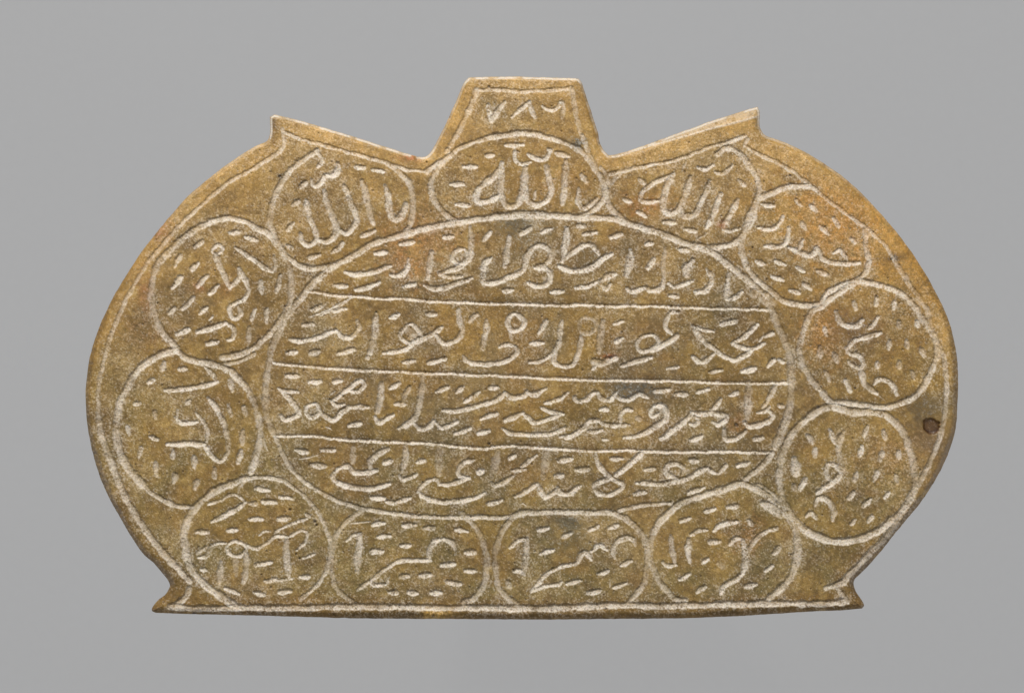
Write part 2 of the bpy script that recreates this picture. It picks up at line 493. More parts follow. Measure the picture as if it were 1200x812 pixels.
# -- outer border grooves
P.line('border_groove', 5.0, '331,152 332.5,160 332.5,170 322.5,181 297.5,197.5 270,212.5 250,227.5 225,250 205,270 190,287 175,305 155,337.5 140,367.5 127.5,400 119,435 115,460 116,490', .75)
P.line('border_groove', 7.6, '115.5,485 120,512.5 127.5,532.5 140,567.5 157.5,600 177.5,630 200,657.5 223,681', .95)
P.line('border_groove', 7.0, '222,690 218,699 208,707', .9)
P.line('border_groove', 7.8, '200,710 227,712.2 277,711.7 360,711.7 420,710.2 500,711.5 570,712 620,712.3 670,711 720,709 790,709.2 860,707.5 910,706.7 960,707.5 993,704', 1.0)
P.line('border_groove', 6.6, '993,704 984,692 980,687 968,688.5', .9)
P.line('border_groove', 7.4, '968,688.5 987,681.7 998,670 1018,650 1040,627 1052,610 1066,585 1080,560', .95)
P.line('border_groove', 6.0, '1080,560 1095,530 1105,500 1108,470 1109,450 1105,415 1097.5,400 1091,382.5 1087.5,365 1072.5,343 1057.5,320 1047,303', .8)
P.line('border_groove', 4.6, '1047,303 1035,285 1012.5,265 987.5,247.5 950,217.5 922.5,197.5 890,181 873.5,171 876,163', .9)
P.line('border_groove', 4.6, '873,159 855,166.6 833,172 815,179 795,186.5 766.5,193 735.5,199 711,205', .95)
P.line('border_groove', 4.4, '331,154 355,164 389,173 424,183 455,192 477,199.5 500,201', .95)
P.line('border_groove', 4.5, '704,196 710,205 712,214', .8)

# -- outline of the stone (between '|' lie sharp corners)
OUT = '''548,92.5 554,90.8 600,90 640,91 673,92 679,94 682,98 |682,98 688.5,118 697,144 701,157 703,167 707,176 713,182.5 |713,182.5 725,180.5 748,173 779,162 810,150.5 833,142 862,133 882,126.8 888.5,125 |888.5,125 891,132 890.5,146 893,154 899,159.5
922.5,168 947.5,180.5 972.5,196 1000,217 1025,242.5 1047.5,267.5 1065,290 1079,311 1092.5,334 1107.5,364 1117,392 1122.2,420 1123.2,450 1122.3,482 1119.5,506 1111,533 1097.5,561 1077.5,591 1052.5,621 1027.5,652.5 1010,671
1002,679 1001,686 1004,694 1010,703 1013,709 1011,713 |1011,713 985,715 943,716.8 893,720.2 860,722 790,724.5 720,725.2 640,725.8 570,725.5 490,725 420,724.5 360,722.8 293,721 226.7,719.5 182,718 |182,718 177.5,715.5 179,710 185,703 193,697 198.5,688
197.5,682 193,675.5 180,660 165,646 142.5,610.5 122.5,573 110,538 102.5,501 100,470 100.3,450 105,418 115,385.5 132.5,348 155,311 167.5,292.5 197.5,255.5 222.5,228 250,205 275,186.5 297.5,172.5 311,166.5 315.5,160 316.5,150 316,137 |316,137 321,134.3 |321,134.3 352.5,142 390,153 440,168.5 460,175 480,181 |490,184 498,184 505,178 516,158.5 525,140 534,120 543,99 548,92.5'''

rng = np.random.RandomState(7)


def noise1(s_, cell, amp=1.0):
    n_ = int(s_[-1] / cell) + 3
    return np.interp(s_, np.arange(n_) * cell, rng.randn(n_) * amp)


def catmull(p, step=0.4):
    n = len(p)
    if n == 2:
        m = max(2, int(np.linalg.norm(p[1] - p[0]) / step))
        t = np.linspace(0, 1, m)[:, None]
        return p[0] * (1 - t) + p[1] * t
    closed = np.allclose(p[0], p[-1])
    if closed:
        q = np.vstack([p[-2], p, p[1]])
    else:
        q = np.vstack([2 * p[0] - p[1], p, 2 * p[-1] - p[-2]])
    out = []
    for i in range(1, len(q) - 2):
        a, b, c_, d_ = q[i - 1], q[i], q[i + 1], q[i + 2]
        m = max(2, int(np.linalg.norm(c_ - b) / step))
        t = np.linspace(0, 1, m, endpoint=False)[:, None]
        out.append(0.5 * ((2 * b) + (-a + c_) * t + (2 * a - 5 * b + 4 * c_ - d_) * t * t + (-a + 3 * b - 3 * c_ + d_) * t ** 3))
    out.append(q[-2][None])
    return np.vstack(out)


def poly_in(px, py, poly):
    ins = np.zeros(px.shape, bool)
    x, y = poly[:, 0], poly[:, 1]
    x2, y2 = np.roll(x, -1), np.roll(y, -1)
    bb = (px >= x.min()) & (px <= x.max()) & (py >= y.min()) & (py <= y.max())
    qx, qy = px[bb], py[bb]
    r = np.zeros(qx.shape, bool)
    for i in range(len(x)):
        if y[i] == y2[i]:
            continue
        cond = (y[i] > qy) != (y2[i] > qy)
        r ^= cond & (qx < (x2[i] - x[i]) * (qy - y[i]) / (y2[i] - y[i]) + x[i])
    ins[bb] = r
    return ins


H = 0.8
GX = np.arange(92, 1132, H)
GY = np.arange(82, 734, H)
NX, NY = len(GX), len(GY)
XX, YY = np.meshgrid(GX, GY)


def vnoise(cell, seed, sy=None):
    """smooth value noise on the grid, about -1..1; cell in plaque units"""
    r = np.random.RandomState(seed)
    cy = sy or cell
    w_ = int((GX[-1] - GX[0]) / cell) + 4
    h_ = int((GY[-1] - GY[0]) / cy) + 4
    g_ = r.rand(h_, w_) * 2 - 1
    fx = (GX - GX[0]) / cell
    fy = (GY - GY[0]) / cy
    ix = fx.astype(int)
    iy = fy.astype(int)
    tx = fx - ix
    ty = fy - iy
    tx = tx * tx * (3 - 2 * tx)
    ty = ty * ty * (3 - 2 * ty)
    a_ = g_[iy][:, ix]
    b_ = g_[iy][:, ix + 1]
    c_ = g_[iy + 1][:, ix]
    d_ = g_[iy + 1][:, ix + 1]
    tx = tx[None]
    ty = ty[:, None]
    return (a_ * (1 - tx) + b_ * tx) * (1 - ty) + (c_ * (1 - tx) + d_ * tx) * ty


def ss(a_, b_, x_):
    t_ = np.clip((x_ - a_) / (b_ - a_), 0, 1)
    return t_ * t_ * (3 - 2 * t_)


# ---- outline distance field
secs = [catmull(pts(s), 0.3) for s in OUT.split('|')]
outline = np.vstack(secs)
# small chips and wear along the edge
t_ = np.cumsum(np.r_[0, np.linalg.norm(np.diff(outline, axis=0), axis=1)])
k1_ = noise1(t_, 9, 0.14)
k2_ = noise1(t_, 2.5, 0.08)
tan = np.gradient(outline, axis=0)
tan /= np.linalg.norm(tan, axis=1)[:, None] + 1e-9
nrm = np.c_[-tan[:, 1], tan[:, 0]]
outline = outline + nrm * (k1_ + k2_)[:, None]

inside = np.zeros((NY, NX), bool)
poly2 = outline[::2]
for j in range(NY):
    y0 = GY[j]
    ya, yb = poly2[:, 1], np.roll(poly2[:, 1], -1)
    xa, xb = poly2[:, 0], np.roll(poly2[:, 0], -1)
    m_ = (ya > y0) != (yb > y0)
    xs = np.sort(xa[m_] + (y0 - ya[m_]) * (xb[m_] - xa[m_]) / (yb[m_] - ya[m_]))
    idx = np.searchsorted(xs, GX)
    inside[j] = (idx % 2) == 1

DIST = np.full((NY, NX), 30.0)
NPX = XX.copy()
NPY = YY.copy()
RW = int(28 / H)
for p in outline:
    ci = int((p[0] - GX[0]) / H)
    cj = int((p[1] - GY[0]) / H)
    # coarse samples reach far, all samples reach near
    i0, i1 = max(0, ci - 12), min(NX, ci + 13)
    j0, j1 = max(0, cj - 12), min(NY, cj + 13)
    dd = np.hypot(XX[j0:j1, i0:i1] - p[0], YY[j0:j1, i0:i1] - p[1])
    m_ = dd < DIST[j0:j1, i0:i1]
    DIST[j0:j1, i0:i1][m_] = dd[m_]
    NPX[j0:j1, i0:i1][m_] = p[0]
    NPY[j0:j1, i0:i1][m_] = p[1]
for p in outline[::12]:
    ci = int((p[0] - GX[0]) / H)
    cj = int((p[1] - GY[0]) / H)
    i0, i1 = max(0, ci - RW), min(NX, ci + RW + 1)
    j0, j1 = max(0, cj - RW), min(NY, cj + RW + 1)
    dd = np.hypot(XX[j0:j1, i0:i1] - p[0], YY[j0:j1, i0:i1] - p[1])
    blk = DIST[j0:j1, i0:i1]
    far = blk > 8
    np.minimum(blk, dd, out=dd)
    blk[far] = dd[far]

# ---- rasterise the strokes
XW = XX + 0.55 * vnoise(2.8, 201) + 0.6 * vnoise(7, 202)      # the hand is never quite steady
YW = YY + 0.50 * vnoise(2.8, 203) + 0.6 * vnoise(7, 204)
U = np.full((NY, NX), 9.0)          # distance / radius to the nearest stroke
SID = np.full((NY, NX), -1, int)
DEP = np.zeros((NY, NX))            # engraved depth
CHK = np.zeros((NY, NX))            # worn pale floor of the cut, with light painted on its lower side
NEAR = np.full((NY, NX), 60.0)
for sid, (grp, kind, wd, p, k) in enumerate(STROKES):
    c_ = catmull(p, 0.45)
    n = len(c_)
    r0 = wd * {'ring': 1.16, 'letter': 1.12, 'oval_groove': 1.12}.get(kind, 1.07) / 2.0
    s_ = np.cumsum(np.r_[0, np.linalg.norm(np.diff(c_, axis=0), axis=1)])
    L = s_[-1]
    jit = noise1(s_, 5)
    jit2 = noise1(s_, 1.6)
    rad = r0 * (1 + 0.10 * jit + 0.04 * jit2)
    e = np.minimum(s_, L - s_)
    if kind == 'dash_mark':
        flip = rng.rand() < .5
        ts = s_ / max(L, 1e-6)
        if flip:
            ts = 1 - ts
        rad *= 0.72 + 0.30 * np.sin(np.clip(ts * 1.2, 0, 1) * math.pi) ** .6
    elif kind == 'letter':
        rad *= 0.66 + 0.34 * ss(0, wd * 1.3, e)
    elif kind == 'scratch':
        rad *= 0.4 + 0.6 * ss(0, wd * 2.5, e)
    tn = np.gradient(c_, axis=0)
    tn /= np.linalg.norm(tn, axis=1)[:, None] + 1e-9
    off = noise1(s_, 9) * (0.28 if kind != 'ruled_line' else 0.28)
    c_ = c_ + np.c_[-tn[:, 1], tn[:, 0]] * off[:, None]
    dk = (0.22 * wd if wd < 6 else 0.22 * 6 + 0.11 * (wd - 6)) * (0.55 + 0.45 * k) * (k if k < .6 else 1)
    if kind == 'ruled_line':
        dk = 1.0
    if kind == 'scratch':
        dk = 0.6
    if kind == 'chip':
        dk = 1.3
    cm = 1.0 * min(k, 1.1)
    if kind in ('ring', 'oval_groove', 'border_groove'):
        cm *= 0.80
    dep_s = dk * (1 + 0.10 * jit + 0.16 * jit2)
    nq = np.c_[-tn[:, 1], tn[:, 0]]
    nq *= np.where(nq[:, 1] < 0, -1, 1)[:, None]
    alng = noise1(s_, 13)
    for q in range(n):
        rq = rad[q]
        R_ = rq * 1.5 + 1.0
        i0 = max(0, int((c_[q, 0] - R_ - GX[0]) / H))
        i1 = min(NX, int((c_[q, 0] + R_ - GX[0]) / H) + 2)
        j0 = max(0, int((c_[q, 1] - R_ - GY[0]) / H))
        j1 = min(NY, int((c_[q, 1] + R_ - GY[0]) / H) + 2)
        if i0 >= i1 or j0 >= j1:
            continue
        u = np.hypot(XW[j0:j1, i0:i1] - c_[q, 0], YW[j0:j1, i0:i1] - c_[q, 1]) / rq
        ub = U[j0:j1, i0:i1]
        m_ = u < ub
        ub[m_] = u[m_]
        SID[j0:j1, i0:i1][m_] = sid
        # burin cut: steep at its upper lip, the floor rising gently to the lower one
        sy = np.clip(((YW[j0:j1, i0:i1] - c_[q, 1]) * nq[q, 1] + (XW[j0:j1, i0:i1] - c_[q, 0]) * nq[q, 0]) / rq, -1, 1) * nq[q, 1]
        v_ = 1 - np.clip((u - 0.62) / 0.46, 0, 1)
        v_ = v_ * v_ * (3 - 2 * v_) * (1 - 0.58 * sy)
        np.maximum(DEP[j0:j1, i0:i1], dep_s[q] * v_, out=DEP[j0:j1, i0:i1])
        v2 = (1 - np.clip((u - 0.80) / 0.35, 0, 1)) * np.clip(0.68 + 0.17 * alng[q] + 0.60 * sy - 0.10 * (1 - nq[q, 1]), 0.2, 1.1)  # brighter lower side and duller upright cuts: light painted into the powder
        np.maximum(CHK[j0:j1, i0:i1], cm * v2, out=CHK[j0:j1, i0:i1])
SID[U > 1.0] = -1


def box_blur(a_, r_):
    k_ = int(r_ / H)
    for ax in (0, 1):
        p_ = np.pad(a_, [(k_ + 1, k_) if i == ax else (0, 0) for i in (0, 1)], mode='edge')
        cs = np.cumsum(p_, axis=ax)
        n_ = 2 * k_ + 1
        if ax == 0:
            a_ = (cs[n_:] - cs[:-n_]) / n_
        else:
            a_ = (cs[:, n_:] - cs[:, :-n_]) / n_
    return a_


dust = box_blur(box_blur(np.clip(CHK, 0, 1), 7), 7)          # powder lies round the busiest cuts

# ---- relief
wn = np.random.RandomState(3).randn(NY, NX)
fine = (wn + np.roll(wn, 1, 0) + np.roll(wn, 1, 1) + np.roll(np.roll(wn, 1, 0), 1, 1)) / 2.0
n2 = vnoise(2.6, 11)
n5 = vnoise(6, 12)
n20 = vnoise(22, 13)
n60 = vnoise(75, 14)
n140 = vnoise(150, 15)
polish = ss(-0.35, 0.45, vnoise(48, 41) + 0.5 * vnoise(17, 42))     # smoother, waxy places
grain = (0.45 + 0.55 * (1 - polish))
Z = 0.9 * n60 + 0.5 * n20 * 0.7 + 0.22 * n5 + grain * (0.16 * n2 + 0.10 * fine)
# lower faces beside the ruled lines: each row of text is dressed to a slight slope above its line
Z -= DEP * (1 + 0.0 * n2)
Z += np.clip(CHK, 0, 1) * (0.12 * fine + 0.14 * n2)


def yline(Lp):
    c_ = catmull(Lp, 1.0)
    return np.interp(GX, c_[:, 0], c_[:, 1])


INO = poly_in(XX, YY, OVAL)
for Lp in (L1, L2, L3):
    yl = yline(Lp)[None]
    up = yl - YY
    xin = ss(Lp[0, 0], Lp[0, 0] + 15, XX) * (1 - ss(Lp[-1, 0] - 15, Lp[-1, 0], XX))
    Z -= xin * np.where(up > 0, 1.5 * np.exp(-(up / 5.0) ** 1.6), 0)

R_edge = 5.5 + 3.0 * ss(250, 420, YY) + 2.2 * vnoise(30, 51) + 3.0 * ss(700, 850, XX) * (1 - ss(250, 420, YY)) * 1.0
R_edge = np.clip(R_edge, 3.2, 12)
dE = np.where(inside, DIST, 0)
qe = np.clip(1 - dE / R_edge, 0, 1)
Z -= R_edge * 1.0 * qe ** 2.0
Z -= 1.6 * np.clip(1 - dE / 26.0, 0, 1) ** 1.5
wtr = (1.5 + 8.5 * ss(735, 885, XX)) * ss(712, 720, XX) * (1 - ss(890, 892, XX)) * (1 - ss(186, 192, YY))
sh_ = np.array([(713, 182.5), (725, 180.5), (748, 173), (779, 162), (810, 150.5), (833, 142), (862, 133), (888.5, 125), (892, 123.5)])
dT = np.where(inside, np.clip((YY - np.interp(XX, sh_[:, 0], sh_[:, 1])) * 0.95, 0, 40), 0)
Z -= 0.9 * np.clip(wtr - dT, 0, 20)
ridge = ss(0.2, 1.0, wtr) * np.clip(1 - np.abs(dT - wtr - .8) / 1.9, 0, 1)
# chips on the very edge
chip = ss(0.25, 0.7, vnoise(5, 61)) * ss(0.0, 0.6, vnoise(26, 62)) * np.clip(1 - dE / 7.0, 0, 1)
Z -= 2.2 * chip
# the pit at the right edge and small surface pits
pit = np.hypot((XX - 1091.0 - .15 * (YY - 500)) / 10.0, (YY - 499.0) / 11.5) * (1 + .20 * n5 + .08 * n2)
Z -= (3.2 + 0.22 * np.clip(YY - 492, 0, 18)) * (1 - ss(0.72, 1.04, pit))
PITS = [(573, 102, 2.2), (328, 207, 2.4), (926, 206, 2.0), (334, 359, 1.6), (340, 597, 2.2), (369, 611, 2.6), (371, 615, 2.0), (351, 654, 1.6), (347, 649, 1.4), (627, 646, 1.4),
        (710, 713, 2.0), (573, 520, 2.2), (863, 498, 3.0), (227, 719, 3.0), (1002, 455, 1.8), (716, 419, 2.4), (386, 468, 1.6), (1045, 304, 2.0), (500, 190, 1.6), (703, 168, 2.0), (959, 477, 2.2), (882, 290, 1.5)]
PM = np.zeros((NY, NX))
for (a_, b_, r_) in PITS:
    PM = np.maximum(PM, 1 - ss(0.4, 1.1, np.hypot(XX - a_, (YY - b_) * 1.1) / r_))
rp = np.random.RandomState(91)
for _ in range(420):
    a_, b_, r_ = rp.uniform(105, 1118), rp.uniform(95, 720), rp.uniform(0.7, 1.5)
    i0, j0 = int((a_ - GX[0]) / H), int((b_ - GY[0]) / H)
    sl = (slice(max(0, j0 - 4), j0 + 5), slice(max(0, i0 - 4), i0 + 5))
    PM[sl] = np.maximum(PM[sl], .7 * (1 - ss(0.4, 1.2, np.hypot(XX[sl] - a_, YY[sl] - b_) / r_)))
Z -= 1.6 * PM

# ---- stone colour, paler towards the top and olive lower down
def lin(r_, g_, b_):
    c_ = np.array([r_, g_, b_]) / 255.0
    return np.where(c_ <= 0.04045, c_ / 12.92, ((c_ + 0.055) / 1.055) ** 2.4)


COLR = np.empty((NY, NX, 3))
base = lin(150, 121, 68)
gold = lin(176, 142, 78)
oliv = lin(126, 111, 65)
COLR[:] = base
def mix(colour, m_):
    global COLR
    COLR += (np.array(colour) - COLR) * np.clip(m_, 0, 1)[..., None]


mix(lin(188, 154, 104), 0.75 * (1 - ss(150, 380, YY + 50 * n140)))
mix(oliv, 0.8 * ss(330, 620, YY + 60 * n140))
mix(gold, 0.45 * ss(0.0, 0.9, n60 + 0.5 * vnoise(30, 71)))
mix(lin(186, 158, 112), 0.45 * ss(0.1, 0.9, vnoise(60, 72)))
mix(lin(128, 100, 60), 0.55 * ss(0.1, 0.95, vnoise(26, 73) + 0.4 * vnoise(9, 74)))
mix(lin(126, 112, 86), 0.35 * ss(0.3, 1.0, vnoise(34, 75) + 0.4 * vnoise(10, 76)))
mix(lin(146, 124, 90), 0.55 * (1 - polish) * np.clip(.35 + 1.6 * dust, 0, 1) * np.clip(.8 + .5 * n5 + .4 * n2, 0, 1))
mix(lin(148, 114, 54), 0.5 * polish * (1 - np.clip(1.6 * dust, 0, 1)))
mix(lin(112, 84, 44), 0.35 * ss(0.1, 0.8, vnoise(8, 77) + .5 * vnoise(3.5, 78)))
rows = np.exp(-((XX - 610) / 330) ** 4 - ((YY - 420) / 150) ** 4)
mix(lin(128, 98, 56), 0.55 * rows * ss(-.3, .7, vnoise(52, 111) + .5 * vnoise(20, 112)))
mix(lin(122, 108, 84), 0.45 * rows * ss(.05, .8, vnoise(40, 113) + .5 * vnoise(12, 114)))
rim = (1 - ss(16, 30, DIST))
mix(lin(196, 156, 92), 0.45 * rim * (1 - ss(300, 520, YY)))  # rim painted brighter above and darker below, as if lit from the top
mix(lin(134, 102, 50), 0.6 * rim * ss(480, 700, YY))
mix(lin(112, 86, 46), 0.6 * (1 - ss(3, 10, DIST)) * ss(230, 400, YY))  # shade of the rounded sides and bottom painted into the edge
BL = [(1085, 290, 75, 60, (196, 146, 66), .55), (990, 245, 55, 30, (196, 146, 66), .5), (980, 262, 34, 30, (178, 126, 58), .6), (1060, 535, 34, 28, (182, 142, 88), .45), (1085, 452, 16, 9, (186, 146, 58), .9),
      (1085, 475, 18, 16, (104, 90, 68), .6), (967, 390, 16, 26, (196, 140, 64), .7), (755, 243, 22, 12, (172, 112, 48), .6),
      (188, 268, 9, 14, (140, 68, 50), .75), (171, 345, 8, 20, (158, 88, 58), .65), (232, 336, 6, 5, (170, 90, 66), .7), (480, 185, 8, 3, (190, 90, 70), .8), (265, 337, 9, 8, (150, 104, 62), .4),
      (744, 457, 24, 9, (92, 86, 78), .8), (608, 262, 22, 9, (106, 98, 82), .7), (620, 280, 20, 16, (120, 106, 84), .5), (667, 614, 11, 9, (88, 84, 76), .85), (660, 630, 26, 16, (120, 106, 76), .5),
      (677, 168, 10, 6, (84, 78, 68), .8), (692, 300, 12, 14, (110, 92, 60), .6), (1000, 385, 26, 18, (118, 94, 70), .55), (310, 425, 30, 50, (140, 112, 66), .3), (197, 360, 26, 30, (132, 110, 78), .5),
      (168, 390, 30, 22, (150, 112, 66), .4), (505, 275, 35, 22, (176, 122, 64), .4), (545, 385, 30, 20, (170, 134, 72), .3), (560, 665, 18, 5, (180, 140, 60), .0), (512, 719, 16, 6, (205, 165, 90), .9),
      (863, 498, 9, 8, (150, 88, 20), .9), (876, 628, 18, 16, (166, 116, 60), .5), (840, 470, 20, 12, (160, 130, 76), .4), (990, 560, 18, 40, (146, 114, 62), .3), (700, 385, 12, 30, (160, 124, 50), .5),
      (716, 417, 6, 2, (190, 90, 50), .9), (845, 263, 4, 3, (190, 70, 50), .8), (480, 300, 20, 24, (184, 126, 66), .55), (355, 255, 20, 40, (150, 122, 80), .3), (900, 215, 30, 22, (176, 134, 80), .3),
      (650, 216, 30, 16, (166, 122, 58), .4), (450, 660, 50, 30, (140, 116, 66), .3), (1048, 303, 10, 5, (110, 84, 50), .6), (318, 148, 6, 14, (122, 98, 68), .7), (330, 207, 4, 3, (90, 80, 70), .7)]
for (a_, b_, rx, ry, cc, st) in BL:
    dd = ((XX - a_) / rx) ** 2 + ((YY - b_) / ry) ** 2
    mix(lin(*cc), st * (.6 if cc[0] > 1.7 * cc[1] else (1.55 if max(cc) < 124 else 1)) * np.exp(-dd * (0.7 + 0.5 * n5)) * (0.8 + 0.45 * n2 + .25 * fine))
COLR *= (1 + 0.13 * vnoise(38, 101) + 0.13 * vnoise(15, 102) + 0.09 * vnoise(7.5, 103))[..., None]
mix(lin(186, 156, 98), 0.4 * ss(0.35, 0.9, vnoise(13, 104) + .4 * vnoise(5, 105)) * polish)
grainc = 1 + (0.05 + 0.05 * grain) * fine + 0.14 * n2 + 0.07 * n5
COLR *= np.clip(grainc, .5, 1.6)[..., None]
dk = np.maximum(PM, 0)
mix(lin(70, 52, 34), 0.8 * dk)
mix(lin(104, 72, 38), 0.9 * (1 - ss(0.8, 1.08, pit)))
mix(lin(58, 28, 16), 0.9 * (1 - ss(0.8, 1.08, pit)) * ss(503, 506, YY + .05 * (XX - 1091) ** 2))
mix(lin(120, 98, 78), 0.6 * np.exp(-((XX - 1090) / 22) ** 2 - ((YY - 520) / 16) ** 2))
lum = COLR @ np.array([.3, .6, .1])
COLR = COLR + (lum[..., None] - COLR) * 0.02
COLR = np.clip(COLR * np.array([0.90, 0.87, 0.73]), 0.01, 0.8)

# pale abraded cut floors, powder in the pores, and light painted on upper edges
sp = fine * 0.5 + n2 * 0.35
chalk_light = np.clip(CHK, 0, 1.1) * np.clip(0.82 + 0.52 * sp + 0.22 * n5 + 0.18 * n20, 0, 1.1)
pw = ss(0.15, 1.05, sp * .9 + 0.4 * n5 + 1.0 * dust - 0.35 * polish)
chalk_light = np.maximum(chalk_light, 0.46 * pw * np.clip(0.42 + 1.7 * dust, 0, 1))
top_edge_glint = np.clip(1.3 - np.abs(dE - 1.4) / 1.5, 0, 1) * (1 - ss(150, 300, YY)) * (.35 + .65 * ss(-0.5, 0.3, vnoise(7, 81) + .2))  # bright highlight along the upper edges, painted in as pale colour
top_edge_glint *= np.where((XX < 316) | (XX > 893), .45, 1.0) * (1 - .55 * ss(95, 105, YY) * (XX > 505) * (XX < 712) * (YY < 172))
top_edge_glint *= 1 - ss(700, 715, XX) * 0.0
chalk_light = np.maximum(chalk_light, 0.95 * top_edge_glint)
chalk_light = np.maximum(chalk_light, ridge * np.clip(.75 + .5 * sp, 0, 1))  # glint on the upper right ridge, painted pale
chalk_light = np.maximum(chalk_light, 0.35 * (dT < wtr) * np.clip(.9 + .5 * sp + .4 * n5, 0, 1))
wf = np.random.RandomState(33).rand(NY, NX)
fleck = (wf > 0.991).astype(float)  # sparkle of tiny facets, painted as pale flecks
fleck = np.maximum(fleck, np.maximum(np.roll(fleck, 1, 0), np.roll(fleck, 1, 1)) * .7)
chalk_light = np.maximum(chalk_light, fleck * (0.25 + 0.45 * (1 - polish)) * (0.5 + .8 * np.clip(dust * 2, 0, 1)))
chalk_light = np.clip(chalk_light, 0, 1)

# ------------------------------------------------------------------ mesh of the carved face
need = inside.copy()
cell_ok = (inside[:-1, :-1] | inside[1:, :-1] | inside[:-1, 1:] | inside[1:, 1:])
# vertices just outside are pulled to the true outline
used = np.zeros((NY, NX), bool)
used[:-1, :-1] |= cell_ok
used[1:, :-1] |= cell_ok
used[:-1, 1:] |= cell_ok
used[1:, 1:] |= cell_ok
outv = used & ~inside
VX = XX.copy()
VY = YY.copy()
VX[outv] = NPX[outv]
VY[outv] = NPY[outv]
# outermost ring sits at the bottom of the edge rounding
idx = np.full((NY, NX), -1, int)
jj, ii = np.nonzero(used)
idx[jj, ii] = np.arange(len(jj))
Vx = VX[jj, ii]
Vy = VY[jj, ii]
Vz = Z[jj, ii]
co = np.c_[(Vx - CX) * MM, (CY - Vy) * MM, Vz * MM]     # local, face at z = 0, later lifted by thickness
cj, cii = np.nonzero(cell_ok)
a_ = idx[cj, cii]
b_ = idx[cj + 1, cii]
c_ = idx[cj + 1, cii + 1]
d_ = idx[cj, cii + 1]
quads = np.c_[a_, b_, c_, d_]
fx = (GX[cii] + H / 2)
fy = (GY[cj] + H / 2)

# label of every face: stroke, field or body
sid4 = np.stack([SID[cj, cii], SID[cj + 1, cii], SID[cj + 1, cii + 1], SID[cj, cii + 1]])
u4 = np.stack([U[cj, cii], U[cj + 1, cii], U[cj + 1, cii + 1], U[cj, cii + 1]])
u4[sid4 < 0] = 99
best = np.argmin(u4, axis=0)
fsid = sid4[best, np.arange(sid4.shape[1])]
fsid[(sid4 >= 0).sum(0) < 2] = -1

GROUPS = ['body'] + ['numeral_panel'] + ['M_' + q for q in 'ABCDEFGHIJKL'] + ['line_1', 'line_2', 'line_3', 'line_4']
fgrp = np.zeros(len(fx), int)
ino = poly_in(fx, fy, OVAL)
y1 = np.interp(fx, catmull(L1, 1)[:, 0], catmull(L1, 1)[:, 1])
y2 = np.interp(fx, catmull(L2, 1)[:, 0], catmull(L2, 1)[:, 1])
y3 = np.interp(fx, catmull(L3, 1)[:, 0], catmull(L3, 1)[:, 1])
band = np.where(fy < y1, 14, np.where(fy < y2, 15, np.where(fy < y3, 16, 17)))
fgrp[ino] = band[ino]
for gi, gname in enumerate(GROUPS):
    if gname in REG and gi < 14:
        m_ = poly_in(fx, fy, catmull(REG[gname], 2.0)) & (fgrp == 0)
        fgrp[m_] = gi
fgrp[pit[cj, cii] < 1.0] = 0
fpit = pit[cj, cii] < 1.0
fsid[fpit] = -1

# full-surface normals so that neighbouring pieces shade as one stone
def face_normals(co_, q_):
    e1 = co_[q_[:, 2]] - co_[q_[:, 0]]
    e2 = co_[q_[:, 3]] - co_[q_[:, 1]]
    return np.cross(e1, e2)


fn = face_normals(co, quads)
vn = np.zeros_like(co)
for k in range(4):
    for ax in range(3):
        vn[:, ax] += np.bincount(quads[:, k], weights=fn[:, ax], minlength=len(co))
vn /= np.linalg.norm(vn, axis=1)[:, None] + 1e-20

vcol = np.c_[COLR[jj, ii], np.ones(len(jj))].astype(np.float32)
vchk = chalk_light[jj, ii].astype(np.float32)

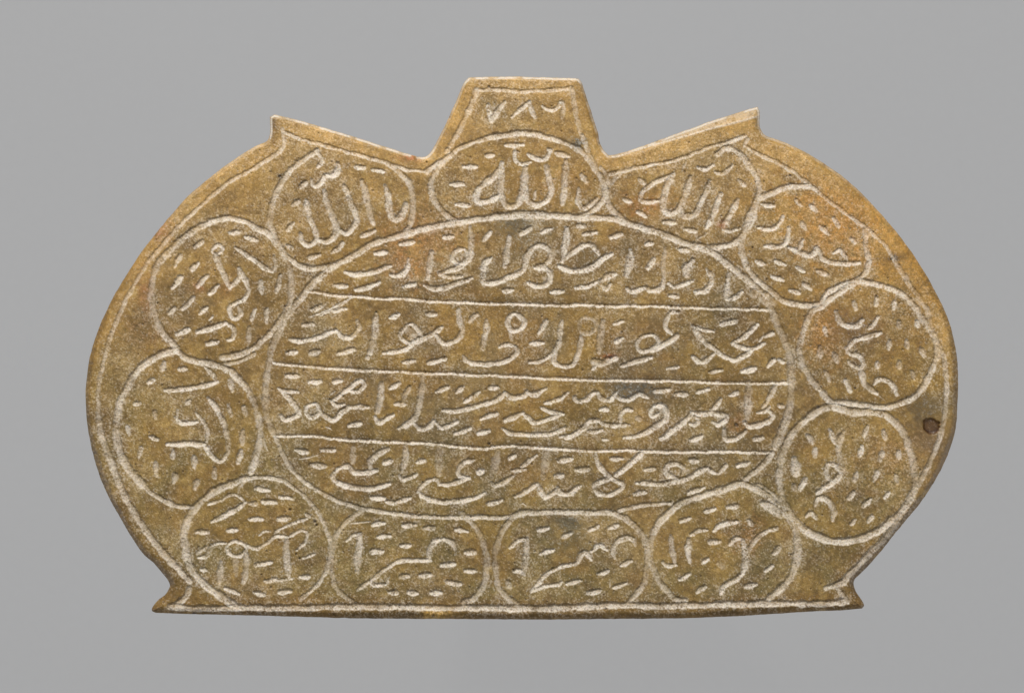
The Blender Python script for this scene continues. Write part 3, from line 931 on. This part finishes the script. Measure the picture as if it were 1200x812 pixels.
# ------------------------------------------------------------------ materials
def stone_material():
    m = bpy.data.materials.new('carved_jade_stone')
    m.use_nodes = True
    nt = m.node_tree
    N = nt.nodes
    Lk = nt.links.new
    bs = N['Principled BSDF']
    at = N.new('ShaderNodeAttribute'); at.attribute_name = 'stone_colour'
    ac = N.new('ShaderNodeAttribute'); ac.attribute_name = 'powder_light'
    tc = N.new('ShaderNodeTexCoord')

    def noise(scale, det, rough=.6):
        n_ = N.new('ShaderNodeTexNoise')
        n_.inputs['Scale'].default_value = scale
        n_.inputs['Detail'].default_value = det
        n_.inputs['Roughness'].default_value = rough
        Lk(tc.outputs['Object'], n_.inputs['Vector'])
        return n_

    def mrange(src, a1, b1, a2, b2):
        r_ = N.new('ShaderNodeMapRange')
        r_.inputs[1].default_value = a1; r_.inputs[2].default_value = b1
        r_.inputs[3].default_value = a2; r_.inputs[4].default_value = b2
        Lk(src, r_.inputs[0])
        return r_.outputs[0]

    def mth(op, a1, b1):
        x_ = N.new('ShaderNodeMath'); x_.operation = op
        for i_, s_ in enumerate((a1, b1)):
            if isinstance(s_, (int, float)):
                x_.inputs[i_].default_value = s_
            else:
                Lk(s_, x_.inputs[i_])
        return x_.outputs[0]
    f1 = noise(9500, 2, .6)          # grain of about two units
    f2 = noise(3000, 3, .6)
    g = mrange(f1.outputs['Fac'], .30, .70, .83, 1.17)
    g2 = mrange(f2.outputs['Fac'], .3, .7, .84, 1.16)
    gg = mth('MULTIPLY', g, g2)
    mul = N.new('ShaderNodeVectorMath'); mul.operation = 'SCALE'
    Lk(at.outputs['Color'], mul.inputs[0]); Lk(gg, mul.inputs['Scale'])
    # powder and painted light
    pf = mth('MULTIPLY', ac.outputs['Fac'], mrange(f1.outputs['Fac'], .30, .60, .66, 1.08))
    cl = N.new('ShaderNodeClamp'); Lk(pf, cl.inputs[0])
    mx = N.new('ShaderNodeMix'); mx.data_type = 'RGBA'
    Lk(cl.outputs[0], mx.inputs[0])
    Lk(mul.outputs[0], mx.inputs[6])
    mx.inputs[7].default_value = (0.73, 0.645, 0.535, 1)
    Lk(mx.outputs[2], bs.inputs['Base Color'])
    rr = mrange(f2.outputs['Fac'], .3, .7, .28, .48)
    Lk(mth('ADD', rr, mth('MULTIPLY', cl.outputs[0], .3)), bs.inputs['Roughness'])
    bs.inputs['Specular IOR Level'].default_value = .45
    bs.inputs['Subsurface Weight'].default_value = .2
    bs.inputs['Subsurface Radius'].default_value = (1.0, .65, .3)
    bs.inputs['Subsurface Scale'].default_value = 0.00022
    bp = N.new('ShaderNodeBump')
    bp.inputs['Strength'].default_value = .75
    bp.inputs['Distance'].default_value = 0.00006
    Lk(f1.outputs['Fac'], bp.inputs['Height'])
    Lk(bp.outputs['Normal'], bs.inputs['Normal'])
    return m


STONE = stone_material()


def paper_material():
    m = bpy.data.materials.new('grey_paper')
    m.use_nodes = True
    nt = m.node_tree
    bs = nt.nodes['Principled BSDF']
    tc = nt.nodes.new('ShaderNodeTexCoord')
    n_ = nt.nodes.new('ShaderNodeTexNoise')
    n_.inputs['Scale'].default_value = 900
    n_.inputs['Detail'].default_value = 4
    r_ = nt.nodes.new('ShaderNodeValToRGB')
    r_.color_ramp.elements[0].position = .3
    r_.color_ramp.elements[1].position = .7
    r_.color_ramp.elements[0].color = (.474, .476, .482, 1)
    r_.color_ramp.elements[1].color = (.480, .482, .488, 1)
    nt.links.new(tc.outputs['Object'], n_.inputs['Vector'])
    nt.links.new(n_.outputs['Fac'], r_.inputs['Fac'])
    nt.links.new(r_.outputs['Color'], bs.inputs['Base Color'])
    bs.inputs['Roughness'].default_value = .95
    bs.inputs['Specular IOR Level'].default_value = .1
    return m


PAPER = paper_material()

# ------------------------------------------------------------------ objects
root = bpy.data.objects.new('amulet', None)
COL.objects.link(root)
root.location = (0, 0, PED)
root['label'] = 'flat olive-gold carved stone amulet with engraved Arabic script, ringed medallions and a top tab'
root['category'] = 'amulet'


def make_mesh(name, faces_idx, parent):
    q_ = quads[faces_idx]
    vi, inv = np.unique(q_, return_inverse=True)
    inv = inv.reshape(q_.shape)
    me = bpy.data.meshes.new(name)
    nv, nf = len(vi), len(q_)
    me.vertices.add(nv)
    cc = co[vi].copy()
    cc[:, 2] += TH
    me.vertices.foreach_set('co', cc.astype(np.float32).ravel())
    me.loops.add(nf * 4)
    me.loops.foreach_set('vertex_index', inv.astype(np.int32).ravel())
    me.polygons.add(nf)
    me.polygons.foreach_set('loop_start', (np.arange(nf) * 4).astype(np.int32))
    me.update(calc_edges=True)
    ca = me.attributes.new('stone_colour', 'FLOAT_COLOR', 'POINT')
    ca.data.foreach_set('color', vcol[vi].ravel())
    fa = me.attributes.new('powder_light', 'FLOAT', 'POINT')
    fa.data.foreach_set('value', vchk[vi])
    me.materials.append(STONE)
    me.polygons.foreach_set('use_smooth', np.ones(nf, bool))
    me.normals_split_custom_set_from_vertices(vn[vi].astype(np.float32))
    o = bpy.data.objects.new(name, me)
    COL.objects.link(o)
    o.parent = parent
    return o


floor_faces = {gi: np.nonzero((fgrp == gi) & (fsid < 0) & ~fpit)[0] for gi in range(len(GROUPS))}
face_obj = make_mesh('front_face', floor_faces[0], root)
po = make_mesh('pit', np.nonzero(fpit)[0], root)
po['label'] = 'small round brown pit near the right edge'

MED_LABEL = {
    'M_A': 'medallion left of the top tab, slanting script',
    'M_B': 'flat oval medallion right under the top tab',
    'M_C': 'medallion right of the top tab, slanting script',
    'M_D': 'medallion with an angular lower right corner on the upper right',
    'M_E': 'round medallion at the right edge, upper one',
    'M_F': 'round medallion at the right edge, lower one',
    'M_G': 'last medallion at the right of the bottom row',
    'M_H': 'medallion right of the middle in the bottom row',
    'M_I': 'medallion left of the middle in the bottom row',
    'M_J': 'first medallion at the left of the bottom row',
    'M_K': 'round medallion at the left edge, lower one',
    'M_L': 'round medallion at the left edge, upper one'}
ROW_LABEL = ['top row of script under the arch of the oval', 'second row of script in the oval', 'third row of script in the oval', 'bottom row of script in the oval']
gobj = {}
for gi, gname in enumerate(GROUPS):
    if gi == 0:
        continue
    nm = gname if gname == 'numeral_panel' else ('medallion' if gname.startswith('M_') else 'script_row')
    o = make_mesh(nm, floor_faces[gi], root)
    if gname in MED_LABEL:
        o['label'] = MED_LABEL[gname]
    if gname.startswith('line_'):
        o['label'] = ROW_LABEL[int(gname[-1]) - 1]
    gobj[gname] = o

order = np.argsort(fsid, kind='stable')
srt = fsid[order]
NAMES = {'letter': 'letter_stroke'}
for sid, (grp, kind, wd, p, k) in enumerate(STROKES):
    l_, r_ = np.searchsorted(srt, [sid, sid + 1])
    if r_ - l_ < 3:
        continue
    nm = NAMES.get(kind, kind)
    if grp == 'numeral_panel' and kind == 'letter':
        nm = 'numeral_stroke'
    make_mesh(nm, order[l_:r_], gobj.get(grp, root))

# ---- edge and back of the stone: boundary of the carved face, carried down
E = np.vstack([quads[:, [0, 1]], quads[:, [1, 2]], quads[:, [2, 3]], quads[:, [3, 0]]])
NV = len(co)
key = E[:, 0].astype(np.int64) * NV + E[:, 1]
rev = E[:, 1].astype(np.int64) * NV + E[:, 0]
bd = E[~np.isin(key, rev)]
nxt = dict(zip(bd[:, 0].tolist(), bd[:, 1].tolist()))
best_loop = []
left = set(nxt)
while left:
    s0 = next(iter(left))
    lp = [s0]
    left.discard(s0)
    v = nxt[s0]
    while v != s0 and v in left:
        lp.append(v)
        left.discard(v)
        v = nxt[v]
    if len(lp) > len(best_loop):
        best_loop = lp
loop = np.array(best_loop)
lc = co[loop].copy()
t2 = np.roll(lc[:, :2], -3, 0) - np.roll(lc[:, :2], 3, 0)
t2 /= np.linalg.norm(t2, axis=1)[:, None] + 1e-12
no2 = np.c_[t2[:, 1], -t2[:, 0]]
for _ in range(3):
    no2 = (np.roll(no2, 1, 0) + no2 + np.roll(no2, -1, 0)) / 3
no2 /= np.linalg.norm(no2, axis=1)[:, None] + 1e-12
area = 0.5 * np.sum(lc[:, 0] * np.roll(lc[:, 1], -1) - np.roll(lc[:, 0], -1) * lc[:, 1])
if area < 0:
    no2 = -no2
zs = lc[:, 2]
prof = [(0, None), (0.1, -6), (0.0, -12), (-0.5, -24), (-1.2, -38), (-2.5, -46), (-5.5, -50)]
ringsv = []
for off, zz in prof:
    r = lc.copy()
    r[:, :2] += no2 * off * MM
    if zz is not None:
        r[:, 2] = np.minimum(zs - 0.2 * MM, zz * MM)
    ringsv.append(r)
allv = np.vstack(ringsv)
nl = len(loop)
fs = []
for k in range(len(prof) - 1):
    a0 = k * nl
    b0 = (k + 1) * nl
    for i in range(nl):
        j = (i + 1) % nl
        fs.append((a0 + j, a0 + i, b0 + i, b0 + j))
ST = 4                                                       # plain back, coarse grid overlapped by the last wall ring
bj, bi = np.meshgrid(np.arange(0, NY - ST, ST), np.arange(0, NX - ST, ST), indexing='ij')
bj, bi = bj.ravel(), bi.ravel()
okc = (DIST > 2.5) & inside
okb = okc[bj, bi] & okc[bj + ST, bi] & okc[bj, bi + ST] & okc[bj + ST, bi + ST]
bj, bi = bj[okb], bi[okb]
kk = np.c_[bj * NX + bi, bj * NX + bi + ST, (bj + ST) * NX + bi + ST, (bj + ST) * NX + bi]
vb, ivb = np.unique(kk, return_inverse=True)
ivb = ivb.reshape(kk.shape) + len(allv)
cap = np.c_[(GX[vb % NX] - CX) * MM, (CY - GY[vb // NX]) * MM, np.full(len(vb), -49.5 * MM)]
fs.extend(map(tuple, ivb.tolist()))
allv = np.vstack([allv, cap])
allv[:, 2] += TH
me = bpy.data.meshes.new('edge_and_back')
me.from_pydata(allv.tolist(), [], fs)
me.materials.append(STONE)
ca = me.attributes.new('stone_colour', 'FLOAT_COLOR', 'POINT')
ecol = np.vstack([np.tile(vcol[loop], (len(prof), 1)), np.tile(np.r_[base, 1.0], (len(cap), 1))])
ca.data.foreach_set('color', ecol.astype(np.float32).ravel())
fa = me.attributes.new('powder_light', 'FLOAT', 'POINT')
ep = np.concatenate([vchk[loop] * (1.0 if k < 2 else .25) for k in range(len(prof))] + [np.zeros(len(cap))])
fa.data.foreach_set('value', ep.astype(np.float32))
me.polygons.foreach_set('use_smooth', np.ones(len(me.polygons), bool))
me.update()
eo = bpy.data.objects.new('edge_and_back', me)
COL.objects.link(eo)
eo.parent = root

# ------------------------------------------------------------------ grey studio paper and an added, unseen slim mount that carries the stone
S = 3.0
NSEG = 24
prof_m = [(0.004, 0.0), (0.0015, 0.004), (0.0008, 0.02), (0.0008, PED - 0.006), (0.006, PED - 0.0015), (0.006, PED)]
bv = [(-S, -S, 0), (S, -S, 0), (S, S, 0), (-S, S, 0)]
bf = [(0, 1, 2, 3)]
for r_, z_ in prof_m:
    for i in range(NSEG):
        an = 2 * math.pi * i / NSEG
        bv.append((r_ * math.cos(an), r_ * math.sin(an) - 0.002, z_ + (0.00001 if z_ == 0 else 0)))
for k in range(len(prof_m) - 1):
    for i in range(NSEG):
        j = (i + 1) % NSEG
        a0, b0 = 4 + k * NSEG, 4 + (k + 1) * NSEG
        bf.append((a0 + i, a0 + j, b0 + j, b0 + i))
bf.append(tuple(range(4 + (len(prof_m) - 1) * NSEG, 4 + len(prof_m) * NSEG)))
bm = bpy.data.meshes.new('backdrop_and_mount')
bm.from_pydata(bv, [], bf)
bm.materials.append(PAPER)
bo = bpy.data.objects.new('backdrop_and_mount', bm)
COL.objects.link(bo)
bo['kind'] = 'structure'
